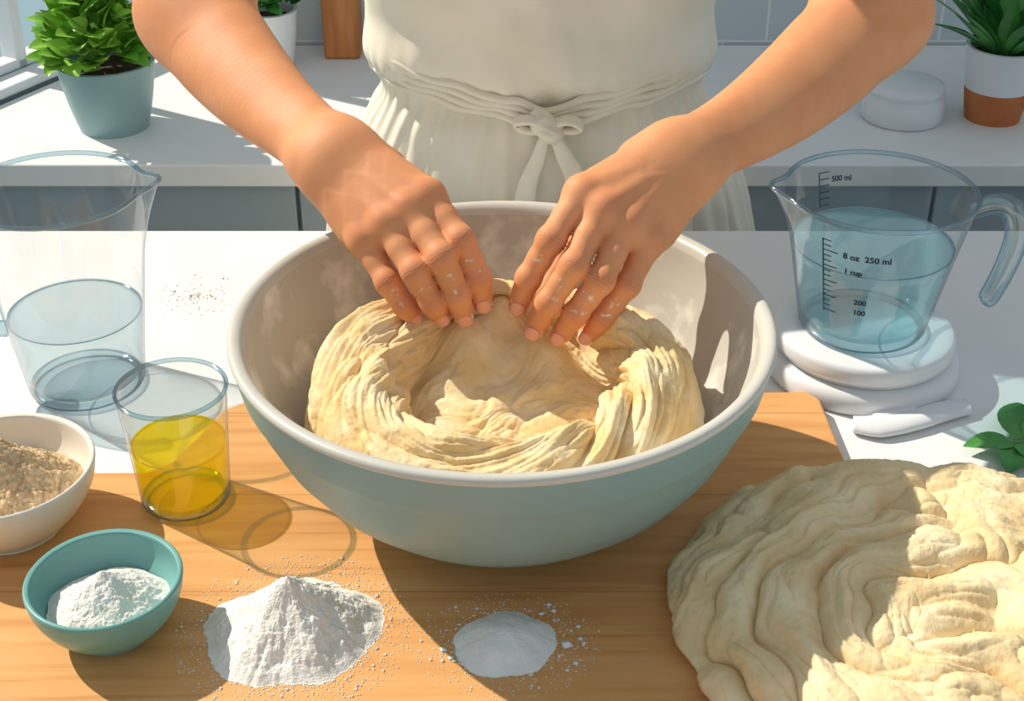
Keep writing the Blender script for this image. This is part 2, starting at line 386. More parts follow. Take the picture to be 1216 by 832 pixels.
# ================================================================= MIXING BOWL
mb=empty('mixing_bowl')
out=[(0,.0),(.078,.0),(.081,.002),(.082,.007),(.086,.010),(.105,.019),(.132,.036),(.155,.058),(.173,.084),(.185,.110),(.1895,.122),(.1905,.124),(.1925,.127),(.194,.131),(.1995,.1565)]
lathe('bowl_outside',out,(0,0,0),'teal',mb,160)
rim=[(.1995,.1565),(.2003,.1585),(.2000,.161),(.1985,.1625),(.196,.163),(.192,.162),(.1895,.159),(.188,.155)]
lathe('bowl_lip',rim,(0,0,0),'rim',mb,160)
inn=[(.188,.155),(.184,.135),(.175,.108),(.163,.083),(.147,.062),(.122,.041),(.095,.025),(.06,.014),(.0,.010)]
innc=catmull(inn,60)
lathe('bowl_inside',innc,(0,0,0),'bowlin',mb,160)

# dough in bowl
nS,nT=300,900
prof=[(.0002,.104),(.03,.104),(.055,.101),(.070,.099),(.0775,.106),(.079,.124),(.087,.140),(.103,.147),(.121,.141),(.135,.126),(.142,.105),(.143,.085),(.132,.068),(.11,.055)]
pr=catmull(prof,nS);th=np.linspace(0,2*np.pi,nT,endpoint=False)
S=np.linspace(0,1,nS)[:,None];T=th[None,:]
R=pr[:,0][:,None]*(1+.030*np.sin(2*T+.7)+.020*np.sin(3*T+2)+.010*np.sin(5*T))
hb=np.clip((pr[:,1][:,None]-.09)/.05,0,1)
Zz=pr[:,1][:,None]+hb*(.010*np.sin(T)**3*(np.sin(T)>0)+.005*np.sin(2*T+1)+.003*np.sin(3*T+.5)-.005*(np.sin(T)<0)*np.sin(T)**2)
X=R*np.cos(T);Yy=R*np.sin(T)
inner=np.exp(-((pr[:,0][:,None]/.09)**4))
X=X+.006*inner;Yy=Yy-.004*inner
P=np.stack([X*np.ones_like(T),Yy*np.ones_like(T),Zz*np.ones_like(T)],-1)
P[...,1]-=.022
Nn=gnormals(P)
if Nn[20,0,2]<0: Nn=-Nn
Nn[:6]=(0,0,1)
ct,st=np.cos(T),np.sin(T)
rm=np.clip((pr[:,0][:,None]-.06)/.02,0,1)
sw=S*7+1.6*np.sin(T+.6)+.5*np.sin(2*T+S*3)
tw=.05*pn(ct*3,st*3,S*4+20)
big=np.abs(pn(ct*.9+3,st*.9,sw*.8+tw*3))**.6
mid=np.abs(pn(ct*1.4,st*1.4+7,sw*2.0+4+tw*6))**.65
fin=np.abs(pn(ct*2.1+S*1.5,st*2.1,sw*5.0+9+tw*8))**.8
fin2=np.abs(pn(ct*3.6,st*3.6+2,sw*12+tw*16))**.9
ring=.018*(big-.45)+.0072*(mid-.4)+.0034*(fin-.4)+.0013*(fin2-.4)
x=P[...,0];y=P[...,1]
xx=x+.012*pn(x*25,y*25,3);yy=y+.012*pn(x*25,y*25,8)
ang=.5
a_=xx*math.cos(ang)+yy*math.sin(ang);b_=-xx*math.sin(ang)+yy*math.cos(ang)
cen=.012*(np.abs(pn(a_*10,b_*20,2))**.65-.35)+.005*(np.abs(pn(a_*22,b_*50,6))**.7-.35)+.0020*np.abs(pn(a_*60,b_*130,1))
rough_=fbm(x*110,y*110,P[...,2]*110,4)
disp=ring*rm+cen*(1-rm)+.0008*rough_
P=P+Nn*disp[...,None]
P[:3]=P[:3].mean(axis=(0,1))+np.stack([.0002*np.cos(T)+0*S[:3],.0002*np.sin(T)+0*S[:3],0*T+0*S[:3]],-1)
for (bx,by,bz,bs) in((-.03,.038,.142,.026),(.030,.030,.134,.026),(.0,.060,.152,.020)):
    g=np.exp(-(((P[...,0]-bx)**2+(P[...,1]-by)**2)/bs**2))
    P[...,2]=P[...,2]+g*np.clip(bz-P[...,2],0,1)*.9
zi=innc[::-1,1];ri=innc[::-1,0]
rad=np.hypot(P[...,0],P[...,1]);rmax=np.interp(P[...,2],zi,ri)-.0012
k=np.minimum(1,rmax/np.maximum(rad,1e-6));P[...,0]*=k;P[...,1]*=k
mk('bread_dough',P.reshape(-1,3),gridfaces(nS,nT),'dough')

# ================================================================= BIG FOLDED DOUGH
nS,nT=380,1100
c0=np.array((.293,-.150))
th=np.linspace(0,2*np.pi,nT,endpoint=False);T=th[None,:]
prof=[(.0002,.050),(.04,.050),(.08,.048),(.115,.045),(.145,.038),(.164,.026),(.174,.011),(.168,.001),(.155,-.001)]
pr=catmull(prof,nS)
R=pr[:,0][:,None]*(1+.02*np.sin(2*T+1)+.016*np.sin(3*T+.3)+.008*np.sin(7*T))
P=np.stack([c0[0]+R*np.cos(T),c0[1]+R*np.sin(T),pr[:,1][:,None]*np.ones_like(T)],-1)
Nn=gnormals(P)
if Nn[20,0,2]<0: Nn=-Nn
Nn[:6]=(0,0,1)
x=P[...,0];y=P[...,1]
fx=x-.300;fy=y+.190
wx=fx+.034*pn(x*9,y*9,1.3)+.012*pn(x*26,y*26,4);wy=fy+.034*pn(x*9,y*9,8.7)+.012*pn(x*26,y*26,9)
rho=np.hypot(wx,wy*1.15)
arc=np.abs(pn(rho*24+1.5,wx*4.5,wy*4.5))**.5
arc2=np.abs(pn(rho*62+5,wx*8,wy*8))**.6
arc3=np.abs(pn(rho*150+9,wx*18,wy*18))**.8
pil=np.abs(pn(wx*13+3,wy*17,2.2))**.5
pil2=np.abs(pn(wx*30+1,wy*38+4,7.7))**.6
lw_=1/(1+np.exp((x-.27-.3*(y+.15))/.022))
lw_=np.clip(lw_+.18,0,1)
disp=lw_*(.022*(arc-.45)+.0070*(arc2-.4)+.0016*(arc3-.4))+(1-lw_)*(.028*(pil-.45)+.009*(pil2-.4)+.004*(arc2-.4))
disp+=.006*(np.abs(pn(x*12+9,y*12,31))**.5-.4)+.0009*fbm(x*110,y*110,0,4)
fade=np.clip(P[...,2]/.014,0.15,1)
P=P+Nn*(disp*fade)[...,None]
P[:3]=P[:3].mean(axis=(0,1))+np.stack([.0002*np.cos(T)+np.zeros((3,1)),.0002*np.sin(T)+np.zeros((3,1)),0*T+np.zeros((3,1))],-1)
over=P[...,0]>.283
P[...,2]=np.where(over,np.where(P[...,2]<.02,(P[...,2]-.02)*1.7+.02,P[...,2]),np.maximum(P[...,2],.0004))
P[...,2]=np.maximum(P[...,2],-.0145)
mk('focaccia_dough',P.reshape(-1,3),gridfaces(nS,nT),'dough2')

# ================================================================= HEAPS
def heap(c,R,H,m,name,parent=None,rough=.004,fr=60,pw=1.25,sh=.8,nS=110,nT=320,irr=1.0):
    t=np.linspace(0,2*np.pi,nT,endpoint=False)[None,:];s=np.linspace(0.002,1,nS)[:,None]
    rr=R*s*(1+irr*(.08*np.sin(2*t+1)+.05*np.sin(5*t)+.07*pn(np.cos(t)*3,np.sin(t)*3,R*50)+.03*pn(np.cos(t)*14,np.sin(t)*14,R*50)*s))
    x=c[0]+rr*np.cos(t);y=c[1]+rr*np.sin(t)
    h=H*(sh*np.maximum(1-s**pw,0)**1.15+(1-sh)*np.exp(-(s*3.5)**2))
    lump=fbm(x*fr,y*fr,c[0]*9+0*x,4)
    z=c[2]+h+rough*lump*np.clip((1-s)*5,0,1)*np.clip(s*6,.2,1)+.3*rough*np.abs(fbm(x*fr*4,y*fr*4,2+0*x,2))*np.clip((1-s)*6,0,1)
    z=np.maximum(z,c[2]+.0002+0*x)
    P=np.stack([x,y,z*np.ones_like(x)],-1)
    return mk(name,P.reshape(-1,3),gridfaces(nS,nT),m,parent)
OV=np.array([(1,0,0),(-1,0,0),(0,1,0),(0,-1,0),(0,0,1),(0,0,-1)],float);OF=[(0,2,4),(2,1,4),(1,3,4),(3,0,4),(2,0,5),(1,2,5),(3,1,5),(0,3,5)]
def grains(name,c,r0,r1,n,size,m,parent,asp=(1,1),pw=1.6):
    parts=[]
    for i in range(n):
        a=random.uniform(0,2*math.pi);r=r0+(r1-r0)*random.random()**pw
        s=size*random.uniform(.3,1.2)*(1.8 if random.random()<.06 else 1)
        sc=np.array((random.uniform(.8,1.7),random.uniform(.8,1.4),.55))*s
        rz=random.uniform(0,3)
        v=OV*sc;v=np.stack([v[:,0]*math.cos(rz)-v[:,1]*math.sin(rz),v[:,0]*math.sin(rz)+v[:,1]*math.cos(rz),v[:,2]],1)
        parts.append((v+np.array((c[0]+r*math.cos(a)*asp[0],c[1]+r*math.sin(a)*asp[1],c[2]+s*.4)),OF))
    v,f=joinlists(parts);return mk(name,v,f,m,parent,smooth=True)
e=empty('flour_heap',(-.146,-.158,0))
heap((-.146,-.158,0),.058,.050,'flour','flour_mound',e,rough=.0030,fr=75,pw=1.0,sh=.97)
grains('flour_crumbs',(-.146,-.158,0),.048,.084,4200,.00062,'flour',e,pw=3.0)
e=empty('salt_heap',(.002,-.171,0))
heap((.002,-.171,0),.034,.014,'salt','salt_mound',e,rough=.0010,fr=60,pw=1.7,sh=1,irr=.6)
grains('salt_crystals',(.002,-.171,0),.03,.066,1500,.0006,'salt',e,asp=(1,.8),pw=2.4)
grains('salt_clumps',(.012,-.168,0),.033,.060,60,.0018,'salt',e,asp=(1,.8))
e=empty('flour_dusting',(-.31,.36,-.015))
grains('flour_specks',(-.31,.35,-.015),.0,.04,220,.0007,'crumb',e,asp=(1.1,1.2))

# ================================================================= SMALL BOWLS
def bowl(name,c,R,H,mo,mi,rb):
    e=empty(name,c)
    o=[(0,0),(rb,0),(rb+.002,.002),(rb+.006,.005),(R*.80,H*.36),(R*.95,H*.68),(R,H-.002)]
    o=catmull(o,24).tolist()
    rimp=[(R,H),(R-.0015,H+.0015),(R-.0035,H)]
    i=catmull([(R-.0035,H),(R*.89,H*.66),(R*.72,H*.38),(rb,.008),(0,.006)],24).tolist()
    lathe('bowl_shell',o+rimp+i,c,mo,e,96)
    return e
e=bowl('small_pinch_bowl',(-.273,-.155,0),.0535,.046,'teal2','teal2',.026)
heap((-.273,-.155,.022),.0405,.030,'flour','baking_powder',e,rough=.003,fr=70,pw=1.1,sh=.9,irr=.5)
e=bowl('cereal_bowl',(-.378,-.037,0),.0695,.056,'cream','cream',.036)
heap((-.378,-.037,.030),.059,.046,'oats','ground_oats',e,rough=.005,fr=90,pw=1.3,sh=.85,irr=.4)

# ================================================================= GLASSWARE (thin-walled)
def vessel(name,c,rb,rt,H,wall,spout,parent,segs=128):
    zs=np.linspace(.006,H,30)
    ro=lambda z:rb+(rt-rb)*(z/H)**1.05
    prof=[(0,.0006),(rb-.008,.0006),(rb-.002,.0014)]+[(ro(z),z) for z in zs]
    lathe(name,prof,c,'glass',parent,segs,spout=spout)
    th=np.linspace(0,2*np.pi,segs,endpoint=False)
    g=0*th
    if spout:
        a0,wd,amt,z0,z1=spout
        dd=(th-a0+np.pi)%(2*np.pi)-np.pi;g=np.exp(-(dd/wd)**2)*amt-.10*amt*np.exp(-((np.abs(dd)-2*wd)/wd)**2)
        gz=.25*amt*np.exp(-(dd/wd)**2)
    else: gz=g
    C=np.stack([c[0]+(rt-.0002+g)*np.cos(th),c[1]+(rt-.0002+g)*np.sin(th),c[2]+H+.001+gz],1)
    rr=wall*.62+.0003;ph=np.linspace(0,2*np.pi,12,endpoint=False)
    rad=np.stack([np.cos(th),np.sin(th),0*th],1)
    Pp=C[:,None]+rad[:,None]*(rr*np.cos(ph))[None,:,None]+np.array((0,0,1.))*(rr*np.sin(ph))[None,:,None]
    v=Pp.reshape(-1,3);f=gridfaces(segs,12).tolist()
    f+=[((segs-1)*12+j,j,(j+1)%12,(segs-1)*12+(j+1)%12) for j in range(12)]
    mk('rim_bead',v,f,'glassrim',parent)
    lathe('foot_ring',[(rb-.006,.0010),(rb-.0015,.0018),(rb+.0002,.0045),(rb-.0015,.0068),(rb-.006,.0074)],c,'glassrim',parent,segs)
    return ro
def liquid(name,c,ro,wall,z0,z1,m,parent):
    zs=np.linspace(z0,z1,10)
    prof=[(0,z0),(ro(z0)-wall-.0045,z0)]+[(ro(z)-wall,z) for z in zs[1:]]+[(ro(z1)-wall-.003,z1-.0006),(0,z1-.0006)]
    lathe(name,prof,c,m,parent,96)
    R=ro(z1)-wall-.0004
    lathe('meniscus',[(R-.0014,z1-.0003),(R+.0003,z1-.0006),(R+.0003,z1+.0012)],c,'glassrim' if m!='oil' else 'oil',parent,96)
c=(-.379,.187,-.015)
e=empty('glass_jug',c)
ro=vessel('jug_body',c,.051,.0755,.193,.003,(math.radians(8),.20,.013,.12,.193),e)
liquid('water',c,ro,.002,.0085,.076,'water',e)
sweep('handle',[(c[0]-.070,c[1]-.004,c[2]+.172),(c[0]-.095,c[1]-.006,c[2]+.176),(c[0]-.112,c[1]-.008,c[2]+.150),(c[0]-.110,c[1]-.008,c[2]+.10),(c[0]-.085,c[1]-.006,c[2]+.065),(c[0]-.061,c[1]-.004,c[2]+.06)],[(.007,.009)]*6,'glassrim',e,up=(0,1,0))
c=(-.2505,-.004,0)
e=empty('oil_glass',c)
ro=vessel('tumbler',c,.0345,.0415,.102,.0024,None,e,96)
liquid('olive_oil',c,ro,.0018,.009,.054,'oil',e)
c=(.325,.2155,.0305)
e=empty('measuring_cup',c)
rb,rt,Hc=.056,.0825,.133
ro=vessel('cup_body',c,rb,rt,Hc,.003,(math.radians(178),.20,.012,.09,.133),e)
liquid('water',c,ro,.002,.0085,.084,'waterblue',e)
a=math.radians(-6)
hp=[(.079,.118),(.098,.126),(.114,.120),(.1215,.098),(.117,.065),(.108,.034),(.105,.028)]
sweep('handle',[(c[0]+r*math.cos(a),c[1]+r*math.sin(a),c[2]+z) for r,z in hp],[(.008,.005),(.010,.006),(.011,.0075),(.011,.0075),(.010,.007),(.0095,.007),(.004,.004)],'glassrim',e,up=(math.sin(a),-math.cos(a),0),n=60,segs=20)
parts=[]
def patch(a0,a1,z0,z1,rf):
    k=max(2,int(abs(a1-a0)/.03)+1);aa=np.linspace(a0,a1,k)
    v=[(c[0]+rf(z)*math.cos(t),c[1]+rf(z)*math.sin(t),c[2]+z) for z in(z0,z1) for t in aa]
    parts.append((v,[(i,i+1,k+i+1,k+i) for i in range(k-1)]))
rf=lambda z:ro(z)+.0008
A0=math.radians(-137)
patch(A0,A0+.018,.040,.116,rf)
for i in range(15):
    z=.042+i*.0052;L=.19 if i%3==0 else .11
    patch(A0,A0+L,z,z+.0011,rf)
A1=math.radians(119)
patch(A1-.018,A1,.086,.118,rf)
for i in range(6): patch(A1-.15,A1,.087+i*.006,.0880+i*.006,rf)
def text(s,size,a0,z0,sgn=1):
    cu=bpy.data.curves.new('t','FONT');cu.body=s;cu.size=size;cu.offset=.0003
    o=bpy.data.objects.new('t',cu);col.objects.link(o)
    dg=bpy.context.evaluated_depsgraph_get();me=o.evaluated_get(dg).to_mesh()
    v=[(q.co.x,q.co.y) for q in me.vertices];f=[tuple(p.vertices) for p in me.polygons]
    V=[]
    for x,y in v:
        z=z0+y;r=rf(z);t=a0+sgn*x/r;V.append((c[0]+r*math.cos(t),c[1]+r*math.sin(t),c[2]+z))
    if V: parts.append((V,f))
    o.evaluated_get(dg).to_mesh_clear();bpy.data.objects.remove(o)
try:
    text('8 oz  250 ml',.0080,A0+.25,.102);text('1 cup',.0070,A0+.27,.087)
    text('200',.0070,A0+.42,.056);text('100',.0070,A0+.42,.045)
    text('500 ml',.0070,A1-.18,.108,-1)
except Exception as ex: print(ex)
v,f=joinlists(parts);mk('measure_marks',v,f,'ink',e,smooth=False)
# scale
c=(.329,.2155,-.015)
e=empty('kitchen_scale',c)
lathe('scale_base',[(0,0),(.083,0),(.0865,.0015),(.0885,.005),(.0880,.014),(.0862,.0185),(.082,.0215),(.078,.0225),(0,.0225)],c,'white',e,128)
lathe('scale_plate',[(0,.0225),(.0755,.0225),(.0762,.0235),(.0765,.026),(.0805,.0285),(.0815,.033),(.0812,.040),(.0798,.0435),(.077,.0450),(.070,.0452),(0,.0452)],c,'white',e,128)
sweep('scale_lever',[(.302,.112,-.009),(.322,.109,-.009),(.352,.116,-.009),(.382,.131,-.009),(.408,.140,-.009)],[(.010,.0055),(.015,.006),(.012,.006),(.0125,.006),(.010,.0055)],'white',e,n=50,segs=24)
sweep('lever_neck',[(.345,.122,-.009),(.338,.150,-.009)],[(.02,.0055),(.03,.0055)],'white',e,n=10,segs=20)

# ================================================================= PLANTS
def leaf(base,d,nrm,L,W,curl=.25,tip=1.0):
    d=np.asarray(d,float);d/=np.linalg.norm(d);nrm=np.asarray(nrm,float);nrm=nrm-d*(nrm@d);nrm/=np.linalg.norm(nrm)+1e-9
    s=np.cross(d,nrm);n=8;v=[];f=[]
    for i in range(n):
        t=i/(n-1);w=W*math.sin(math.pi*min(1,t**.8*.97+.02))**.8*(1-.0*t)
        for k,q in enumerate((-1,-.5,0,.5,1)):
            v.append(np.asarray(base)+d*L*t-nrm*(curl*L*t*t)+s*q*w*.5+nrm*(abs(q)*w*.14))
    for i in range(n-1):
        for k in range(4): f.append((i*5+k,i*5+k+1,(i+1)*5+k+1,(i+1)*5+k))
    return v,f
def pot(name,c,r0,r1,H,m,m2=None,split=.35):
    e=empty(name,c)
    p=[(0,0),(r0*.9,0),(r0,.004),(r0+(r1-r0)*.55,H*.45),(r1,H-.004),(r1,H),(r1-.004,H+.001),(r1-.007,H-.003),(r1-.009,H-.018)]
    p=catmull(p,36)
    if m2:
        k=int(np.argmax(p[:,1]>H*split))
        lathe('pot_base',p[:k+1],c,m2,e,64);lathe('pot_body',p[k:],c,m,e,64)
    else: lathe('pot_body',p,c,m,e,64)
    lathe('soil',[(r1-.008,H-.016),(0,H-.012)],c,'soil',e,32)
    return e
def bush(e,c,R,H,n,L,W,m,seed=1):
    random.seed(seed);parts=[]
    for i in range(n):
        a=random.uniform(0,2*math.pi);q=random.random();el=math.asin(q)
        rr=(.45+.55*random.random()**.5)
        p=np.array((c[0]+R*rr*math.cos(a)*math.cos(el),c[1]+R*rr*math.sin(a)*math.cos(el),c[2]+H*rr*math.sin(el)+.012))
        o=p-np.array((c[0],c[1],c[2]-.02));o/=np.linalg.norm(o)
        d=o+np.array([random.uniform(-.7,.7) for _ in range(3)])+np.array((0,-.15,.0))
        nr=np.array((random.uniform(-.4,.4),random.uniform(-.6,.1),1.))
        parts.append(leaf(p,d,nr,L*random.uniform(.7,1.2),W*random.uniform(.7,1.2),random.uniform(.05,.4)))
    for i in range(26):
        a=random.uniform(0,2*math.pi);q=random.uniform(.2,.85)
        parts.append(sweep('',[c,(c[0]+R*q*.5*math.cos(a),c[1]+R*q*.5*math.sin(a),c[2]+H*.4),(c[0]+R*q*math.cos(a),c[1]+R*q*math.sin(a),c[2]+H*.75)],[.0018,.0012,.0008],m,n=8,segs=6,ret=True,up=(.3,.2,1)))
    v,f=joinlists(parts);mk('foliage',v,f,m,e)
c=(-.598,1.13,-.155);e=pot('potted_basil',c,.052,.072,.105,'teal')
bush(e,(c[0]-.012,c[1],c[2]+.10),.066,.12,260,.036,.032,'leafL',3)
c=(-.393,1.385,-.155);e=pot('potted_herb',c,.034,.047,.10,'white')
bush(e,(c[0],c[1],c[2]+.095),.045,.08,130,.032,.024,'leafD',5)
c=(.748,1.165,-.155);e=pot('potted_houseplant',c,.042,.055,.115,'white','terra',.42)
random.seed(9);parts=[]
for i in range(54):
    a=random.uniform(0,2*math.pi);lean=random.uniform(.15,1.3)
    L=random.uniform(.10,.18);d=np.array((math.cos(a)*lean,math.sin(a)*lean,1))
    parts.append(leaf((c[0]+.02*math.cos(a),c[1]+.02*math.sin(a),c[2]+.10),d,(-math.cos(a)+.01,-math.sin(a),.8),L,random.uniform(.022,.036),random.uniform(.05,.35)))
v,f=joinlists(parts);mk('foliage',v,f,'leafD',e)
e=empty('wooden_knife_block',(-.285,1.45,-.155))
box('block_body',-.312,-.250,1.42,1.485,-.155,.02,'woodblk',e,bev=.006)
for i,x in enumerate((-.296,-.266)):
    box('knife_handle_%d'%i,x-.008,x+.008,1.44,1.465,.018,.09,'shoe',e,bev=.004)
c=(.608,1.165,-.155)
lathe('white_canister',[(0,0),(.058,0),(.062,.004),(.062,.038),(.058,.041),(.058,.045),(.060,.048),(.057,.056),(.045,.060),(0,.061)],c,'white',None,64)
random.seed(2)
c=np.array((.432,.083,-.013));parts=[]
for (dx,dy,ax,ay,L,W) in((0,0,-1,-.15,.045,.026),(.002,-.004,-.5,-1,.045,.030),(.004,.006,.3,.9,.055,.036),(.012,.004,.9,.6,.055,.036),(.014,-.004,.8,-.6,.055,.036),(.008,.0,.1,-1,.035,.026)):
    parts.append(leaf(c+np.array((dx,dy,.004)),(ax,ay,.16),(0,0,1),L,W,.12))
parts.append(sweep('',[c+np.array((-.004,0,.003)),c+np.array((.03,.01,.004)),c+np.array((.07,.012,.0))],[.0016,.0014,.0012],'leafD',n=10,segs=6,ret=True))
v,f=joinlists(parts);mk('basil_sprig',v,f,'leafD')

# ================================================================= PERSON
person=empty('person',(.035,.66,-.95))
V3=lambda *a:np.array(a,float)
HA=dict(w=V3(-.1353,.1167,.2432),fm=V3(-.2007,.2098,.2517),e=V3(-.2769,.3303,.2859),s=V3(-.145,.53,.475),
 F=[[(-.0560,.0645,.2300),(-.031,.0345,.2084),(-.0180,.0287,.1797),(-.0148,.0310,.1565)],
    [(-.0700,.0538,.2245),(-.0448,.0205,.2015),(-.0335,.017,.1719),(-.029,.0222,.1500)],
    [(-.087,.0497,.214),(-.0643,.0190,.1905),(-.0522,.0175,.1655),(-.0468,.0245,.1490)],
    [(-.1043,.0527,.1998),(-.0858,.0290,.1765),(-.0744,.0260,.1580),(-.0668,.0310,.1445)]],
 T=[(-.0938,.1175,.2251),(-.0684,.1156,.1932),(-.0448,.0937,.1671),(-.0271,.065,.1489)])
HB=dict(w=V3(.1416,.1105,.2425),fm=V3(.2097,.1954,.2376),e=V3(.3297,.3292,.2841),s=V3(.215,.53,.475),
 F=[[(.0590,.0622,.2340),(.0355,.0319,.2098),(.0193,.027,.1807),(.0118,.0300,.1550)],
    [(.0740,.0502,.2263),(.0520,.016,.1971),(.0342,.0120,.1686),(.0232,.0170,.1410)],
    [(.0915,.0455,.2147),(.0720,.0135,.1863),(.0542,.0106,.1592),(.0426,.0162,.1365)],
    [(.1100,.0489,.2011),(.0932,.0240,.1764),(.0740,.0175,.151),(.0632,.0210,.1330)]],
 T=[(.1067,.1162,.2328),(.0781,.1127,.1983),(.0515,.0919,.168),(.0312,.0606,.1475)])
FR=[(.0110,.0100,.0090,.0076),(.0112,.0102,.0091,.0077),(.0108,.0099,.0088,.0075),(.0101,.0090,.0080,.0068)]
DORS=V3(0,-.8536,.521)
def build_arm(name,H):
    allp=[H['w'],H['fm'],H['e'],H['s']]+[V3(*q) for F in H['F'] for q in F]
    lo=np.min(allp,0)-.065;hi=np.max(allp,0)+.065;hi[1]=.50;hi[2]=.47
    g=Grid(lo,hi,.0014);P=g.new()
    F=[[V3(*q) for q in f] for f in H['F']];T=[V3(*q) for q in H['T']]
    w=H['w'];ax=(F[1][0]+F[2][0])/2-w;ax/=np.linalg.norm(ax)
    side=F[0][0]-F[3][0];side/=np.linalg.norm(side)
    dor=np.cross(ax,side);dor*=np.sign(dor@DORS);dor/=np.linalg.norm(dor)
    for i in range(4):
        st=w+side*(.015-.010*i)+ax*.006
        en=F[i][0]-dor*.0015
        g.cone(P,st,en,.0165,FR[i][0]+.0008,.013)
        g.cone(P,st-dor*.010+ax*.01,en-dor*.010-ax*.006,.013,.0095,.012)
    for i in range(3):
        m_=(F[i][0]+F[i+1][0])/2
        g.cone(P,w+ax*.02+side*(.010-.010*i),m_-dor*.002-ax*.004,.0152,.0098,.011)
    g.cone(P,w-dor*.004,T[0],.021,.017,.016)
    g.cone(P,T[0],T[1],.0170,.0118,.012)
    g.cone(P,w-side*.012-dor*.006,F[3][0]-dor*.010-ax*.018,.016,.012,.012)
    for i in range(4):
        st=w+side*(.009-.006*i)+dor*.0115+ax*.022
        g.cone(P,st,F[i][0]+dor*(FR[i][0]-.0018),.0022,.0032,.006)
    for i in range(4): g.cone(P,F[i][0]+dor*.0014,F[i][0]+dor*.0014+ax*.001,.0103,.0103,.008)
    fm=H['fm'];el=H['e'];fa=el-w;fa/=np.linalg.norm(fa)
    sd=side-fa*(side@fa);sd/=np.linalg.norm(sd)
    s=H['s'];ua=(s-el);uan=ua/np.linalg.norm(ua)
    L=np.linalg.norm(el-w);bow=(fm-w)-fa*((fm-w)@fa)
    N_=44;tt_=np.linspace(-.04,1.0,N_)
    rr_=np.interp(tt_,[-.04,.10,.25,.45,.65,.82,1],[.0200,.0200,.0228,.0285,.0335,.0368,.0360])
    ker=np.ones(7)/7;rr_=np.convolve(np.pad(rr_,3,'edge'),ker,'valid')
    oo_=np.interp(tt_,[-.04,.3,.8,1],[.0085,.0090,.0100,.004]);oo_=np.convolve(np.pad(oo_,3,'edge'),ker,'valid')
    cen=[w+fa*L*t+bow*math.sin(math.pi*max(t,0))*.9 for t in tt_]
    cols=[]
    for s_ in(1,-1):
        f2=g.new()
        for i in range(N_-1):
            g.cone(f2,cen[i]+sd*s_*oo_[i],cen[i+1]+sd*s_*oo_[i+1],rr_[i],rr_[i+1],0,pad=.022)
        cols.append(f2)
    fore=smin(cols[0],cols[1],.010);del cols
    P=smin(P,fore,.020);del fore
    u=w-sd*.017+dor*.009-ax*.002
    g.cone(P,u,u+fa*.006,.0088,.0085,.009)
    f2=g.new()
    g.cone(f2,el,s,.0405,.052,0,pad=.03)
    g.cone(f2,el-uan*.004+fa*.002,el+fa*.008,.0385,.036,.02)
    P=smin(P,f2,.035);del f2
    total=P.copy()
    def finger(J,R,k=.0035):
        pts=np.array(J);l=pts.min(0)-.03;h=pts.max(0)+.03
        sl=g.sl(l,h)
        lg=Grid.__new__(Grid);lg.h=g.h;lg.lo=np.array([g.lo[i]+g.h*sl[i].start for i in range(3)]);lg.n=np.array([sl[i].stop-sl[i].start for i in range(3)])
        f=lg.new()
        n=len(J)-1
        for i in range(n):
            a,b=J[i],J[i+1];mid=(a+b)/2
            ra,rb_=R[i],R[i+1]
            g2=(ra+rb_)/2*.955
            lg.cone(f,a,mid,ra,g2,k);lg.cone(f,mid,b,g2,rb_,k)
            dd=b-a;dd/=np.linalg.norm(dd);pd=DORS-dd*(DORS@dd);pd/=np.linalg.norm(pd)
            lg.cone(f,a+(b-a)*.3-pd*.0022,a+(b-a)*.75-pd*.0022,g2*.88,g2*.86,k)
            if i>0: lg.cone(f,a+pd*.0012-dd*.001,a+pd*.0012+dd*.001,ra*.975,ra*.975,.005)
        ff=smin(P[sl],f,.008)
        total[sl]=smin(total[sl],ff,.0012)
    for i in range(4): finger(F[i],FR[i])
    finger([T[1],T[2],T[3]],(.0118,.0108,.0090))
    V,Q=surfnets(total,g.lo,g.h)
    V=relax(V,Q,4)
    o=mk(name,V,Q,'skin',person)
    red=np.zeros(len(V));fl=np.zeros(len(V));cs_=np.zeros(len(V));cm_=np.zeros(len(V))
    for i in range(4):
        red=np.maximum(red,.35*np.exp(-(np.linalg.norm(V-F[i][0]-dor*.01,axis=1)/.009)**2))
        for k_,a_ in((1,.5),(2,.35)):
            red=np.maximum(red,a_*np.exp(-(np.linalg.norm(V-F[i][k_]-DORS*.008,axis=1)/.0065)**2))
            J=F[i][k_];dd=F[i][k_+1]-F[i][k_-1];dd/=np.linalg.norm(dd);pd=DORS-dd*(DORS@dd);pd/=np.linalg.norm(pd)
            rel=V-J;s1=rel@dd;perp=rel-s1[:,None]*dd;rr=np.linalg.norm(perp,axis=1)
            up_=np.clip((perp@pd)/np.maximum(rr,1e-6)*1.6-.3,0,1)
            mk2=up_*np.exp(-(s1/(.0036 if k_==1 else .0022))**2)*np.clip((FR[i][k_]*1.45-rr)/.002,0,1)*(.50 if k_==1 else .40)
            sel=mk2>cm_;cs_=np.where(sel|(np.linalg.norm(rel,axis=1)<.014),s1*1000,cs_);cm_=np.maximum(cm_,mk2)
        d=np.linalg.norm(V-F[i][3],axis=1);red=np.maximum(red,.75*np.exp(-(d/.011)**2))
        fl=np.maximum(fl,.64*np.exp(-(np.maximum(d-.003,0)/.010)**2))
        for q_,a_ in((.5,.50),(.9,.46)):
            q=F[i][1]*(1-q_)+F[i][2]*q_+DORS*.007
            fl=np.maximum(fl,a_*np.exp(-(np.linalg.norm(V-q,axis=1)/.010)**2))
    at=o.data.color_attributes.new('tone','FLOAT_COLOR','POINT')
    at.data.foreach_set('color',np.stack([red,fl,0*red,1+0*red],1).astype(np.float32).ravel())
    at=o.data.attributes.new('crease','FLOAT_VECTOR','POINT')
